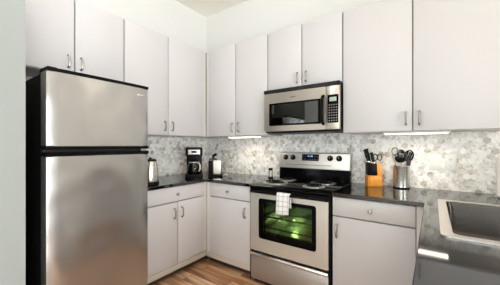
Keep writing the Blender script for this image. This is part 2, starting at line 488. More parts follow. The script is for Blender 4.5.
def base(label, loc, rz, w, drawers, doors, fill=None, d=0.63, ends=(0, 0), hollow=False, rail=(0, 0)):
    r = thing('base_cabinet', label, 'cabinet', loc, rz, 'white base cabinets')
    if hollow:
        b = MB()
        b.box(0.001, 0.019, -d + 0.021, -0.003, 0.07, 0.884); b.box(w - 0.019, w - 0.001, -d + 0.021, -0.003, 0.07, 0.884)
        b.box(0.019, w - 0.019, -d + 0.021, -0.003, 0.1, 0.118); b.box(0.019, w - 0.019, -d + 0.021, -d + 0.04, 0.118, 0.69)
        obj('carcass', b, 'carcass', r, False)
    else:
        obj('carcass', MB().box(0.001, w - 0.001, -d + 0.021, -0.003, 0.07, 0.884), 'carcass', r, False)
    obj('toe_kick', MB().box(0.001 + ends[0], w - 0.001 - ends[1], -d + 0.085, -0.01, 0.0, 0.0695), 'kick_shade', r, False)
    obj('bottom_rail', MB().box(0.001 + rail[0], w - 0.001 - rail[1], -d + 0.003, -d + 0.0205, 0.078, 0.132, 0.001), 'kick', r)
    for (x0, x1, kx) in drawers:
        dr = obj('drawer', slab(x0 + G, x1 - G, -d, 0.741, 0.880), 'cab', r)
        add_knob(dr, kx, -d, 0.808)
    for (x0, x1, hx) in doors:
        dd = obj('door', slab(x0 + G, x1 - G, -d, 0.136, 0.731), 'cab', r)
        if hx is not None: add_pull(dd, hx, -d, 0.627)
    if fill: obj('filler_strip', MB().box(fill[0] + 0.001, fill[1] - 0.001, -d + 0.006, -d + 0.0205, 0.136, 0.880), 'filler', r, False)
    return r
base('white base cabinet with one wide drawer between refrigerator and corner', (0, -1.385, 0), 90, 1.382, [(0.012, 0.735, 0.373)], [(0.012, 0.382, 0.337), (0.382, 0.735, 0.427)], (0.735, 0.775), rail=(0, 0.622))
base('white single-door base cabinet between the corner and the range', (0.6115, 0, 0), 0, 0.619, [(0.074, 0.619, 0.335)], [(0.074, 0.619, 0.549)], (0.03, 0.074), ends=(0, 0), rail=(0.02, 0))
base('white single-door base cabinet right of the range', (1.998, 0, 0), 0, 0.603, [(0.0, 0.545, 0.272)], [(0.0, 0.545, 0.036)], (0.545, 0.583))
# right-hand leg under the sink: front faces -X
rb = base('white sink base cabinet under the right-hand worktop', (3.235, -0.02, 0), -90, 2.0, [], [(0.62, 1.08, 1.03), (1.08, 1.54, 1.13), (1.54, 1.99, 1.94)], None, 0.63, hollow=True)

# ------------------------------------------------------------------ worktops
CT, CB = 0.914, 0.884
def cells(xs, ys, keep):
    b = MB()
    nx, ny = len(xs), len(ys)
    top = {}; bot = {}
    def vt(i, j, d, z):
        if (i, j) not in d: d[(i, j)] = b.v(xs[i], ys[j], z)
        return d[(i, j)]
    K = {(i, j) for i in range(nx - 1) for j in range(ny - 1) if keep((xs[i] + xs[i + 1]) / 2, (ys[j] + ys[j + 1]) / 2)}
    for (i, j) in K:
        q4 = ((i, j), (i + 1, j), (i + 1, j + 1), (i, j + 1))
        b.bm.faces.new([vt(*p, top, CT) for p in q4]); b.bm.faces.new([vt(*p, bot, CB) for p in q4])
        for a, c, nb in ((q4[0], q4[1], (i, j - 1)), (q4[1], q4[2], (i + 1, j)), (q4[2], q4[3], (i, j + 1)), (q4[3], q4[0], (i - 1, j))):
            if nb not in K:
                b.bm.faces.new((vt(*a, top, CT), vt(*c, top, CT), vt(*c, bot, CB), vt(*a, bot, CB)))
    return b
EDGE = 0.645
def ease(o):
    m = o.modifiers.new('eased_edge', 'BEVEL'); m.width = 0.004; m.segments = 3; m.limit_method = 'ANGLE'; m.angle_limit = radians(40)
    for p in o.data.polygons: p.use_smooth = True
    o.data.set_sharp_from_angle(angle=radians(50))
o = obj('worktop', cells([0.001, EDGE, 1.2325], [-1.392, -EDGE, -0.001], lambda x, y: x < EDGE or y > -EDGE), 'granite', smooth=False)
tag(o, 'glossy black granite worktop holding kettle and coffee maker left of the range', 'countertop', 'black granite worktops')
ease(o)
SX0, SX1, SY0, SY1 = 2.69, 3.14, -1.30, -0.535
o = obj('worktop', cells([1.9965, 2.585, SX0, SX1, 3.24], [-2.04, SY0, SY1 - 0.17, -EDGE, SY1, -0.001],
        lambda x, y: (y > -EDGE or x > 2.585) and not (SX0 < x < SX1 and SY0 < y < SY1)), 'granite', smooth=False)
tag(o, 'glossy black granite worktop with sink right of the range', 'countertop', 'black granite worktops')
ease(o)

# ------------------------------------------------------------------ sink
r = thing('sink', 'stainless steel drop-in sink set in the right-hand black worktop', 'sink', (2.915, -0.92, CT))
O = (2.915, -0.92, CT)
ox0, ox1, oy0, oy1 = 2.655, 3.20, -1.332, -0.497
obj('rim', MB(O).ring(rrect(ox0, ox1, oy0, oy1, 0.02), rrect(SX0 + 0.006, SX1 - 0.006, SY0 + 0.006, SY1 - 0.006, 0.03), 'z', CT + 0.0005, CT + 0.007), 'sink_rim', r)
b = MB(O)
def lp(ins, z, rad): return [(x, y, z) for x, y in rrect(SX0 + 0.0062 + ins, SX1 - 0.0062 - ins, SY0 + 0.0062 + ins, SY1 - 0.0062 - ins, rad)]
b.loft([lp(0, CT + 0.006, 0.03), lp(0.004, CT - 0.02, 0.035), lp(0.012, 0.745, 0.045), lp(0.022, 0.722, 0.05), lp(0.05, 0.712, 0.05), lp(0.15, 0.708, 0.05)], cap=False)
b.bm.faces.new([b.v(*p) for p in lp(0.15, 0.708, 0.05)])
obj('basin', b, 'shaded_sink_steel', r)
obj('drain', MB(O).lathe([(0.045, 0.709), (0.045, 0.712), (0.036, 0.712), (0.030, 0.7095)], 2.915, -0.92, 0, 20), 'chrome', r)

# ------------------------------------------------------------------ refrigerator
FX, FY0, FY1, FZ = 0.940, -2.122, -1.511, 1.694
r = thing('refrigerator', 'large stainless steel top-freezer refrigerator with black sides', 'refrigerator', (0.48, -1.83, 0))
O = (0.48, -1.83, 0)
obj('body', MB(O).box(0.06, 0.845, FY0 + 0.004, FY1 - 0.004, 0.03, FZ - 0.012, 0.006), 'black_matte', r)
def fdoor(z0, z1):
    P = [(0.853, FY0), (0.853, FY1)]
    n = 18; bulge = 0.007; cr = 0.012
    P = [(0.853, FY0)]
    # rounded corner then a shallow bow
    for i in range(n + 1):
        t = i / n; y = FY0 + (FY1 - FY0) * t
        x = FX - bulge + bulge * (1 - (2 * t - 1) ** 2)
        if i == 0:
            P += [(x - cr, y), (x - cr * 0.3, y + cr * 0.3)]
        elif i == n:
            P += [(x - cr * 0.3, y - cr * 0.3), (x - cr, y)]
        else: P.append((x, y))
    P.append((0.853, FY1))
    return MB(O).prism(P, 'z', z0, z1, 0.004)
fz = obj('freezer_door', fdoor(1.272, FZ - 0.010), 'fridge_steel', r)
rd = obj('refrigerator_door', fdoor(0.095, 1.214), 'fridge_steel', r)
def fstrip(z0, z1, out):
    n = 18; P = [(0.862, FY0 + 0.001)]
    for i in range(n + 1):
        t = i / n; y = FY0 + 0.001 + (FY1 - FY0 - 0.002) * t
        P.append((FX - 0.007 + out + 0.007 * (1 - (2 * t - 1) ** 2), y))
    P.append((0.862, FY1 - 0.001))
    return MB(O).prism(P, 'z', z0, z1, 0.003)
obj('handle', fstrip(1.2515, 1.2715, 0.006), 'black_gloss', fz, label='black grip along the bottom of the freezer door')
obj('handle', fstrip(1.2145, 1.238, 0.006), 'black_gloss', rd, label='black grip along the top of the lower door')
obj('top_trim', fstrip(FZ - 0.0098, FZ + 0.010, 0.003), 'black', fz, label='black trim along the top of the freezer door')
obj('gasket', MB(O).box(0.8455, 0.8525, FY0 + 0.012, FY1 - 0.012, 0.1, FZ - 0.02), 'black_rubber', r, False)
obj('hinge_cover', MB(O).box(0.80, 0.90, FY0 + 0.015, FY0 + 0.065, FZ + 0.0105, FZ + 0.024, 0.006).box(0.77, 0.815, FY0 + 0.015, FY0 + 0.065, FZ - 0.0115, FZ + 0.024, 0.004), 'black', r)
obj('middle_hinge', MB(O).box(0.846, 0.915, FY1 - 0.045, FY1 - 0.004, 1.2395, 1.249, 0.002), 'chrome', r)
obj('kick_grille', MB(O).box(0.80, 0.868, FY0 + 0.01, FY1 - 0.01, 0.012, 0.088, 0.003), 'black', r)
for (x, y) in ((0.12, FY0 + 0.06), (0.12, FY1 - 0.06), (0.76, FY0 + 0.06), (0.76, FY1 - 0.06)):
    obj('foot', MB(O).lathe([(0.02, 0.0), (0.02, 0.029)], x, y, 0, 12), 'black_rubber', r)
# small raised maker's badge near the top right of the freezer door
obj('badge', MB(O).box(FX - 0.006, FX - 0.0015, -1.600, -1.545, 1.628, 1.638, 0.001), 'chrome', fz)

# ------------------------------------------------------------------ range
X0, X1 = 1.2365, 1.9925
OX, OY = (X0 + X1) / 2, -0.33
r = thing('range', 'stainless steel electric range with coil burners and green oven window', 'stove', (OX, OY, 0))
O = (OX, OY, 0)
FYR = -0.66
b = MB(O)      # side panels, back and base: an open shell around the oven cavity
b.box(X0, X0 + 0.008, -0.652, -0.02, 0.03, 0.888); b.box(X1 - 0.012, X1, -0.652, -0.02, 0.03, 0.888)
b.box(X0 + 0.008, X1 - 0.012, -0.035, -0.02, 0.03, 0.888); b.box(X0 + 0.008, X1 - 0.012, -0.612, -0.035, 0.03, 0.05)
b.box(X0 + 0.008, X1 - 0.012, -0.612, -0.035, 0.29, 0.31)
obj('body', b, 'black_matte', r, False)
# oven cavity lining (open toward the door)
cx0, cx1, cy0, cy1, cz0, cz1 = 1.345, 1.885, -0.606, -0.075, 0.405, 0.80
b = MB(O)
b.box(cx0 - 0.006, cx0, cy0, cy1, cz0, cz1); b.box(cx1, cx1 + 0.006, cy0, cy1, cz0, cz1)
b.box(cx0 - 0.006, cx1 + 0.006, cy1, cy1 + 0.006, cz0, cz1)
b.box(cx0 - 0.006, cx1 + 0.006, cy0, cy1, cz0 - 0.006, cz0); b.box(cx0 - 0.006, cx1 + 0.006, cy0, cy1, cz1, cz1 + 0.006)
b.ring(rrect(X0 + 0.013, X1 - 0.013, 0.312, 0.884, 0.004), rrect(cx0, cx1, cz0, cz1, 0.01), 'y', -0.612, -0.606)
cav = obj('oven_cavity', b, 'enamel', r, False)
for zz in (0.50, 0.60, 0.70):
    for xx in (cx0 + 0.0065, cx1 - 0.0065):
        obj('rack_guide', MB(O).tube([(xx, cy0 + 0.02, zz), (xx, cy1 - 0.01, zz)], 0.006, 6), 'rack', cav)
for zz in (0.512, 0.612):
    b = MB(O)
    b.tube([(cx0 + 0.012, cy0 + 0.03, zz), (cx1 - 0.012, cy0 + 0.03, zz), (cx1 - 0.012, cy1 - 0.02, zz), (cx0 + 0.012, cy1 - 0.02, zz)], 0.008, 6, closed=True)
    for k in range(1, 16):
        x = cx0 + 0.012 + (cx1 - cx0 - 0.024) * k / 16
        b.tube([(x, cy0 + 0.03, zz), (x, cy1 - 0.02, zz)], 0.0028, 5)
    obj('oven_rack', b, 'rack', r)
obj('oven_lamp', MB(O).sphere((1.425, cy1 - 0.03, 0.465), 0.016), 'bulb', cav)
pl = bpy.data.lights.new('oven_lamp_light', 'POINT'); pl.energy = OVEN_W; pl.color = (1, 0.95, 0.7); pl.shadow_soft_size = 0.03
plo = bpy.data.objects.new('oven_lamp_light', pl); COL.objects.link(plo); plo.parent = r
plo.location = (1.455 - OX, cy1 - 0.07 - OY, 0.47)

# oven door: steel frame with rounded window, black border, tinted pane, black handle rail
DZ0, DZ1 = 0.312, 0.838
door = obj('oven_door', MB(O).ring(rrect(X0 + 0.010, X1 - 0.014, DZ0, DZ1, 0.008), rrect(1.338, 1.882, 0.432, 0.796, 0.022), 'y', -0.616, FYR), 'steel', r)
obj('window_border', MB(O).ring(rrect(1.3385, 1.8815, 0.4325, 0.7955, 0.022), rrect(1.386, 1.848, 0.492, 0.768, 0.012), 'y', -0.622, FYR - 0.002), 'black_gloss', door)
obj('window_pane', MB(O).prism(rrect(1.3862, 1.8478, 0.4922, 0.7678, 0.012), 'y', FYR + 0.010, FYR + 0.006), 'oven_glass', door, False)
b = MB(O)
b.prism(rrect(X0 + 0.010, X1 - 0.014, 0.8385, 0.880, 0.012), 'y', -0.616, FYR - 0.004, 0.004)
obj('door_cap', b, 'black', door, label='black band across the top of the oven door')
b = MB(O)
hz = 0.860
b.tube([(X0 + 0.03, FYR - 0.0045, hz), (X0 + 0.035, FYR - 0.028, hz), (X0 + 0.07, FYR - 0.040, hz), (OX - 0.15, FYR - 0.046, hz), (OX + 0.15, FYR - 0.046, hz), (X1 - 0.07, FYR - 0.040, hz), (X1 - 0.035, FYR - 0.028, hz), (X1 - 0.03, FYR - 0.0045, hz)], 0.0125, 12)
obj('handle', b, 'black', door, label='black bar handle')
# storage drawer
dr = obj('storage_drawer', MB(O).box(X0 + 0.010, X1 - 0.014, FYR + 0.004, -0.616, 0.045, 0.258, 0.006), 'shaded_drawer_steel', r)
obj('handle', MB(O).prism([(FYR + 0.004, 0.2585), (FYR - 0.014, 0.266), (FYR - 0.018, 0.280), (FYR - 0.012, 0.294), (-0.62, 0.298), (-0.62, 0.2585)], 'x', X0 + 0.010, X1 - 0.014, 0.002), 'sink_rim', dr, label='bright steel pull along the drawer top')
obj('toe_panel', MB(O).box(X0 + 0.02, X1 - 0.02, -0.60, -0.58, 0.0, 0.0295), 'black_matte', r, False)
# cooktop
CZ = 0.918
ct = obj('cooktop', MB(O).prism([(-0.085, 0.889), (-0.085, CZ), (-0.668, CZ), (-0.684, CZ - 0.008), (-0.684, 0.895), (-0.672, 0.889)], 'x', X0 - 0.003, X1 + 0.003, 0.003), 'black_gloss', r)
def burner(x, y, rad):
    pan = obj('drip_bowl', MB(O).lathe([(rad * 1.22, CZ + 0.0003), (rad * 1.22, CZ + 0.004), (rad * 1.14, CZ + 0.0055), (rad * 1.06, CZ + 0.003), (rad * 0.7, CZ + 0.0012), (rad * 0.2, CZ + 0.0008)], x, y, 0, 36), 'bowl_chrome', r)
    b = MB(O); pts = []
    turns = 3 if rad > 0.085 else 2.5
    for i in range(int(turns * 24) + 1):
        t = i / 24 * 2 * pi; rr = rad * (0.16 + 0.84 * i / (turns * 24))
        pts.append((x + rr * cos(t), y + rr * sin(t), CZ + 0.014))
    b.tube(pts, 0.0050, 6)
    obj('coil', b, 'black_matte', pan)
burner(1.405, -0.475, 0.096); burner(1.405, -0.225, 0.076); burner(1.785, -0.235, 0.096); burner(1.79, -0.480, 0.080)
# backguard and controls
bgm = obj('backguard', MB(O).prism([(-0.0845, 0.888), (-0.0845, CZ + 0.005), (-0.080, 1.035), (-0.030, 1.035), (-0.030, 0.888)], 'x', X0, X1), 'black_gloss', r, label='glossy black lower backguard')
cp = obj('control_panel', MB(O).prism([(-0.100, 1.0355), (-0.102, 1.048), (-0.078, 1.190), (-0.066, 1.200), (-0.030, 1.200), (-0.030, 1.0355)], 'x', X0, X1, 0.002), 'steel', r)
def panel_y(z): return -0.102 + (z - 1.048) / (1.190 - 1.048) * 0.024
for kx in (1.315, 1.402, 1.805, 1.893):
    kz = 1.146; ky = panel_y(kz)
    kn = obj('knob', MB((0, 0, 0)).lathe([(0.029, -0.0005), (0.029, -0.004), (0.023, -0.006), (0.020, -0.022), (0.017, -0.025)], 0, 0, 0, 22, 'y'), 'black', r, loc=(kx - OX, ky - OY, kz))
    obj('pointer', MB().box(-0.002, 0.002, -0.0258, -0.0251, 0.002, 0.016), 'white_print', kn, False)
zc = 1.150
dp = obj('display', MB((0, 0, 0)).box(-0.092, 0.092, -0.004, 0.0, -0.034, 0.034, 0.001), 'black_gloss', r, loc=(1.60 - OX, panel_y(zc) - 0.0055 - OY, zc))
dp.rotation_euler = (radians(-9.6), 0, 0)
b = MB()
for (xx, w_) in ((-0.026, 0.004), (-0.014, 0.009), (0.0, 0.002), (0.010, 0.009), (0.022, 0.009)):
    b.box(xx - w_ / 2, xx + w_ / 2, -0.0048, -0.0042, 0.006, 0.020)
obj('clock_digits', b, 'led', dp, False)
for i in range(7):
    for j in range(2):
        if i in (2, 3, 4) and j == 1: continue
        b = MB().box(-0.078 + i * 0.026 - 0.006, -0.078 + i * 0.026 + 0.006, -0.0048, -0.0042, -0.022 + j * 0.028, -0.017 + j * 0.028)
        obj('touch_key', b, 'grey_print', dp, False)
obj('trim_line', MB(O).box(X0 + 0.09, X1 - 0.17, -0.1035, -0.0975, 1.0715, 1.0745), 'black', cp, False)

# tea towel over the oven handle
b = MB((1.618, FYR - 0.046, 0.72)); uvs = []
tw = 0.118; xs = [1.560 + tw * i / 12 for i in range(13)]
yc, zc, rr = FYR - 0.044, hz, 0.0155
prof = []
for i in range(13): prof.append((yc - rr - 0.002, 0.700 + (zc - 0.700) * i / 12))
for i in range(1, 8):
    t = pi - pi * i / 8; prof.append((yc + rr * cos(t), zc + rr * sin(t)))
for i in range(0, 9): prof.append((yc + rr, zc - (zc - 0.735) * i / 8 * 0.85))
grid = []
for k, (y, z) in enumerate(prof):
    row = []
    for i, x in enumerate(xs):
        drop = 1.0 if k > 12 else (1 - k / 12) 
        w_ = 0.004 * sin(i * 0.9) * drop if k <= 12 else 0
        dz = 0.012 * (i / 12 - 0.5) * drop if k <= 12 else 0
        row.append(b.v(x + 0.006 * drop * (0 if k > 12 else -1), y - abs(w_), z + dz))
    grid.append(row)
uvl = b.bm.loops.layers.uv.new('UVMap')
acc = [0]
for k in range(1, len(prof)): acc.append(acc[-1] + math.dist(prof[k], prof[k - 1]))
for k in range(len(prof) - 1):
    for i in range(12):
        f = b.bm.faces.new((grid[k][i], grid[k][i + 1], grid[k + 1][i + 1], grid[k + 1][i]))
        for lo_, (kk, ii) in zip(f.loops, ((k, i), (k, i + 1), (k + 1, i + 1), (k + 1, i))):
            lo_[uvl].uv = (tw * ii / 12 + 0.02, acc[kk] + 0.015)
tw_o = obj('tea_towel', b, 'towel', loc=(1.618, FYR - 0.046, 0.72))
md = tw_o.modifiers.new('thick', 'SOLIDIFY'); md.thickness = 0.004; md.offset = 1
tag(tw_o, 'white tea towel with grey grid lines hanging on the oven handle', 'towel')

# ------------------------------------------------------------------ microwave
MX0, MX1, MY, MZ0, MZ1 = 1.236, 1.991, -0.41, 1.415, 1.8265
r = thing('microwave', 'stainless steel over-the-range microwave with black window', 'microwave', (1.6135, -0.2, MZ0))
O = (1.6135, -0.2, MZ0)
obj('body', MB(O).box(MX0, MX1, MY + 0.035, -0.004, MZ0 - 0.012, MZ1, 0.003), 'black', r)
b = MB(O).box(MX0, MX1, MY - 0.004, MY + 0.0345, MZ1 - 0.036, MZ1, 0.004)
vg = obj('vent_grille', b, 'black_matte', r)
for k in range(4):
    obj('louvre', MB(O).box(MX0 + 0.02, MX1 - 0.02, MY - 0.0055, MY - 0.0042, MZ1 - 0.031 + k * 0.0075, MZ1 - 0.028 + k * 0.0075), 'black_rubber', vg, False)
DX1 = 1.873
md_ = obj('door', MB(O).ring(rrect(MX0 + 0.001, DX1, MZ0, MZ1 - 0.0375, 0.006), rrect(1.297, 1.828, 1.467, 1.690, 0.006), 'y', MY + 0.034, MY), 'steel2', r)
obj('window_border', MB(O).ring(rrect(1.2975, 1.8275, 1.4675, 1.6895, 0.006), rrect(1.322, 1.803, 1.484, 1.676, 0.006), 'y', MY + 0.034, MY - 0.001), 'black_gloss', md_)
obj('window', MB(O).prism(rrect(1.3222, 1.8028, 1.4842, 1.6758, 0.006), 'y', MY + 0.008, MY + 0.004), 'smoke_glass', md_, False)
obj('inner_screen', MB(O).box(1.30, 1.825, MY + 0.026, MY + 0.032, 1.47, 1.687), 'screen_mesh', md_, False)
hx = 1.851
obj('handle', MB(O).tube([(hx, MY - 0.0003, 1.462), (hx, MY - 0.022, 1.470), (hx, MY - 0.034, 1.500), (hx, MY - 0.038, 1.585), (hx, MY - 0.034, 1.670), (hx, MY - 0.022, 1.700), (hx, MY - 0.0003, 1.708)], 0.013, 12), 'black', md_, label='black vertical bow handle')
cpn = obj('control_panel', MB(O).box(DX1 + 0.003, MX1 - 0.001, MY, MY + 0.0345, MZ0, MZ1 - 0.0375, 0.003), 'steel2', r)
kp = obj('keypad', MB(O).box(1.888, 1.983, MY - 0.0025, MY - 0.0003, 1.470, 1.712, 0.001), 'black_gloss', r)
obj('display', MB(O).box(1.906, 1.965, MY - 0.0035, MY - 0.0026, 1.655, 1.690), 'lcd', kp, False)
for i in range(4):
    for j in range(7):
        b = MB(O).box(1.898 + i * 0.0205, 1.898 + i * 0.0205 + 0.012, MY - 0.0033, MY - 0.0026, 1.484 + j * 0.0225, 1.484 + j * 0.0225 + 0.010)
        obj('key', b, 'grey_print', kp, False)
obj('badge', MB(O).box(1.530, 1.585, MY - 0.0016, MY - 0.0002, 1.728, 1.738), 'grey_print', md_, False)
obj('bottom_vent', MB(O).box(MX0 + 0.06, MX1 - 0.06, MY + 0.06, -0.05, MZ0 - 0.020, MZ0 - 0.0123, 0.002), 'black_rubber', r)

# ------------------------------------------------------------------ under-cabinet lights
def under_light(label, x0, x1, z):
    cx, cy = (x0 + x1) / 2, -0.25
    r = thing('under_cabinet_light', label, 'light', (cx, cy, z), 0, 'under-cabinet light bars')
    h = (x1 - x0) / 2
    b = MB().box(-h - 0.012, h + 0.012, -0.034, 0.034, -0.012, 0.0, 0.002)
    obj('housing', b, 'white_plastic', r)
    obj('diffuser', MB().box(-h, h, -0.028, 0.028, -0.017, -0.0122, 0.003), 'diffuser', r)
    l = area('under_light', (0, 0, -0.024), (0, 0, 0), 2 * h, 0.05, UNDER_W, (1.0, 0.90, 0.76), 150, r)
UZ = UB - 0.0043
under_light('glowing light bar under the cabinet left of the microwave', 0.655, 1.075, UZ)
under_light('glowing light bar under the cabinet right of the microwave', 2.31, 2.72, UZ)

# ------------------------------------------------------------------ unseen ceiling lights, added to light the kitchen
def added_ceiling_light(label, x, y, power):
    r = thing('added_ceiling_light', label, 'light', (x, y, RZ), 0, 'added ceiling lights')
    obj('base_plate', MB().lathe([(0.17, -0.0005), (0.17, -0.02), (0.16, -0.025)], 0, 0, 0, 32), 'nickel', r)
    obj('dome', MB().lathe([(0.155, -0.0255), (0.15, -0.05), (0.12, -0.075), (0.07, -0.09), (0.01, -0.095)], 0, 0, 0, 32), 'dome', r)
    l = bpy.data.lights.new('added_dome_light', 'POINT'); l.shadow_soft_size = 0.10; l.energy = power; l.color = (0.97, 0.985, 1.0)
    lo_ = bpy.data.objects.new('added_dome_light', l); COL.objects.link(lo_); lo_.parent = r; lo_.location = (0, 0, -0.27)
added_ceiling_light('added round ceiling light, out of view, above the kitchen floor nearest the range', 1.30, -2.0, CEIL_W[0])
added_ceiling_light('added round ceiling light, out of view, over the kitchen entrance', 2.2, -4.2, CEIL_W[1])
added_ceiling_light('added round ceiling light, out of view, over the living area', 4.7, -4.6, CEIL_W[2])

r = thing('added_pendant_lamp', 'white globe lamp added out of view for its reflection in the refrigerator', 'lamp', (4.32, -0.62, RZ))
obj('canopy', MB().lathe([(0.06, -0.0005), (0.06, -0.02), (0.02, -0.03)], n=20), 'nickel', r)  # unseen lamp, added to put a bright halo in the freezer door
obj('cord', MB().tube([(0, 0, -0.0305), (0, 0, -0.5795)], 0.004, 8), 'black', r)
obj('globe', MB().sphere((0, 0, -0.80), 0.22, u=32, v=20), 'globe', r)

# ------------------------------------------------------------------ outlets and switches
def plate(name, label, x, z, w, h, kind):
    r = thing(name, label, 'switch' if kind == 'switch' else 'outlet', (x, -0.0085, z))
    obj('cover_plate', MB().box(-w / 2, w / 2, -0.006, 0, -h / 2, h / 2, 0.0022), 'white_plastic', r)
    if kind == 'switch':
        obj('rocker', MB().prism([(-0.0062, -0.033), (-0.0095, -0.030), (-0.0072, 0.0), (-0.0068, 0.033), (-0.0062, 0.033)], 'x', -0.0165, 0.0165), 'white_plastic', r)
    else:
        for s_ in (-1, 1):
            f = obj('socket', MB().prism(rrect(-0.0165, 0.0165, s_ * 0.026 - 0.0145, s_ * 0.026 + 0.0145, 0.008), 'y', -0.0062, -0.0085), 'white_plastic', r)
            b = MB()
            for xx in (-0.007, 0.007): b.box(xx - 0.0012, xx + 0.0012, -0.0090, -0.0086, s_ * 0.026 - 0.003, s_ * 0.026 + 0.006)
            b.lathe([(0.0025, -0.0086), (0.0025, -0.0090)], 0, 0, s_ * 0.026 - 0.009, 10, 'y')
            obj('slots', b, 'black_rubber', f, False)
plate('light_switch', 'white wall switch on the mosaic left of the outlet', 2.646, 1.140, 0.075, 0.130, 'switch')
plate('power_outlet', 'white double outlet on the mosaic right of the switch', 2.744, 1.138, 0.075, 0.125, 'outlet')
plate('power_outlet', 'white outlet on the mosaic just left of the range', 0.915, 1.108, 0.075, 0.115, 'outlet')

# ------------------------------------------------------------------ kettle
r = thing('electric_kettle', 'steel electric kettle with black handle half hidden by the refrigerator', 'kettle', (0.455, -1.185, CT), 118)
obj('power_base', MB().lathe([(0.082, 0.0005), (0.082, 0.014), (0.076, 0.022)], n=28), 'black', r)
obj('body', MB().lathe([(0.074, 0.0225), (0.076, 0.035), (0.074, 0.09), (0.066, 0.16), (0.060, 0.205), (0.057, 0.212)], n=32), 'crock', r)
ld = obj('lid', MB().lathe([(0.058, 0.2122), (0.057, 0.222), (0.045, 0.232), (0.012, 0.236), (0.012, 0.246), (0.004, 0.249)], n=28), 'black', r)
obj('handle', MB().tube([(0.060, 0, 0.208), (0.078, 0, 0.214), (0.092, 0, 0.196), (0.096, 0, 0.15), (0.094, 0, 0.09), (0.086, 0, 0.055), (0.0765, 0, 0.045)], 0.0105, 10), 'black', r)
obj('spout', MB().prism([(-0.056, -0.016), (-0.085, 0.0), (-0.056, 0.016)], 'z', 0.180, 0.208), 'steel', r)

# ------------------------------------------------------------------ coffee maker (front faces local -Y)
r = thing('coffee_maker', 'black drip coffee maker with glass carafe in the left corner', 'coffee maker', (0.375, -0.565, CT), 47)
obj('base', MB().prism(rrect(-0.098, 0.098, -0.115, 0.095, 0.025), 'z', 0.0005, 0.034, 0.005), 'black', r)
obj('rear_column', MB().prism(rrect(-0.088, 0.088, 0.020, 0.094, 0.02), 'z', 0.0342, 0.2425, 0.003), 'black', r)
hd = obj('brew_head', MB().prism(rrect(-0.094, 0.094, -0.105, 0.096, 0.03), 'z', 0.2428, 0.332, 0.008), 'black', r)
fp = obj('front_panel', MB().box(-0.066, 0.066, -0.1085, -0.1053, 0.258, 0.312, 0.001), 'steel', r, label='silver control panel')
obj('screen', MB().box(-0.030, 0.030, -0.1105, -0.1087, 0.276, 0.300, 0.0005), 'black_gloss', fp)
for k in range(4):
    obj('button', MB().lathe([(0.006, -0.1087), (0.006, -0.111)], -0.036 + k * 0.024, 0, 0.262, 10, 'y'), 'black', fp)
obj('lid', MB().prism(rrect(-0.085, 0.085, -0.095, 0.086, 0.028), 'z', 0.3325, 0.342, 0.004), 'black_rubber', hd)
cf = obj('carafe', MB().lathe([(0.060, 0.0442), (0.076, 0.060), (0.081, 0.095), (0.076, 0.135), (0.060, 0.165), (0.052, 0.175)], 0, -0.048, 0, 28), 'carafe_glass', r)
obj('carafe_lid', MB().lathe([(0.054, 0.1753), (0.054, 0.188), (0.03, 0.198), (0.008, 0.200)], 0, -0.048, 0, 24), 'black', cf)
obj('carafe_band', MB().ring([(0.058 * cos(t * pi / 14), -0.048 + 0.058 * sin(t * pi / 14)) for t in range(28)], [(0.0535 * cos(t * pi / 14), -0.048 + 0.0535 * sin(t * pi / 14)) for t in range(28)], 'z', 0.164, 0.175), 'steel', cf)
obj('carafe_handle', MB().tube([(0.038, -0.082, 0.155), (0.058, -0.112, 0.157), (0.066, -0.122, 0.135), (0.066, -0.122, 0.095), (0.056, -0.104, 0.072)], 0.008, 8), 'white_print', cf)
obj('warming_plate', MB().lathe([(0.066, 0.0343), (0.066, 0.044)], 0, -0.048, 0, 24), 'black_gloss', r)

# ------------------------------------------------------------------ small corner appliance
r = thing('can_opener', 'small silver and black countertop appliance right of the coffee maker', 'appliance', (0.535, -0.385, CT), 42)
obj('base', MB().prism(rrect(-0.080, 0.088, -0.055, 0.055, 0.02), 'z', 0.0005, 0.026, 0.005), 'black', r)
obj('body', MB().prism(rrect(-0.032, 0.080, -0.040, 0.045, 0.018), 'z', 0.0262, 0.186, 0.006), 'appliance_steel', r)
obj('side_column', MB().prism(rrect(-0.076, -0.0325, -0.042, 0.045, 0.012), 'z', 0.0262, 0.182, 0.005), 'black', r)
hd = obj('top_arm', MB().prism([(-0.074, 0.1905), (-0.064, 0.206), (-0.020, 0.214), (0.020, 0.206), (0.030, 0.1905)], 'y', -0.03, 0.034, 0.004), 'black_rubber', r)
obj('lever', MB().tube([(-0.022, -0.004, 0.2145), (-0.018, -0.006, 0.240), (0.004, -0.008, 0.252), (0.020, -0.008, 0.250)], [0.016, 0.016, 0.019, 0.014], 10), 'black', hd)
pts = []
for i in range(30):
    t = i / 29 * 2 * pi * 1.2
    pts.append((0.128 + 0.032 * cos(t + pi), -0.028 + 0.026 * sin(t + pi), 0.006 + 0.010 * i / 29 + 0.024 * max(0, sin(t * 0.8))))
obj('cord', MB().tube([(0.086, 0.0, 0.012), (0.09, -0.012, 0.008)] + pts, 0.0045, 6), 'white_print', r)

# ------------------------------------------------------------------ shaker beside the range
r = thing('salt_shaker', 'small glass shaker with black lid and base left of the range', 'shaker', (1.168, -0.165, CT))
obj('base', MB().lathe([(0.027, 0.0005), (0.027, 0.010), (0.024, 0.014)], n=20), 'black', r)
obj('glass_body', MB().lathe([(0.0235, 0.0142), (0.020, 0.05), (0.0225, 0.085)], n=20), 'clear_glass', r)
obj('lid', MB().lathe([(0.0245, 0.0853), (0.0255, 0.090), (0.0255, 0.104), (0.020, 0.110), (0.006, 0.112)], n=20), 'black', r)

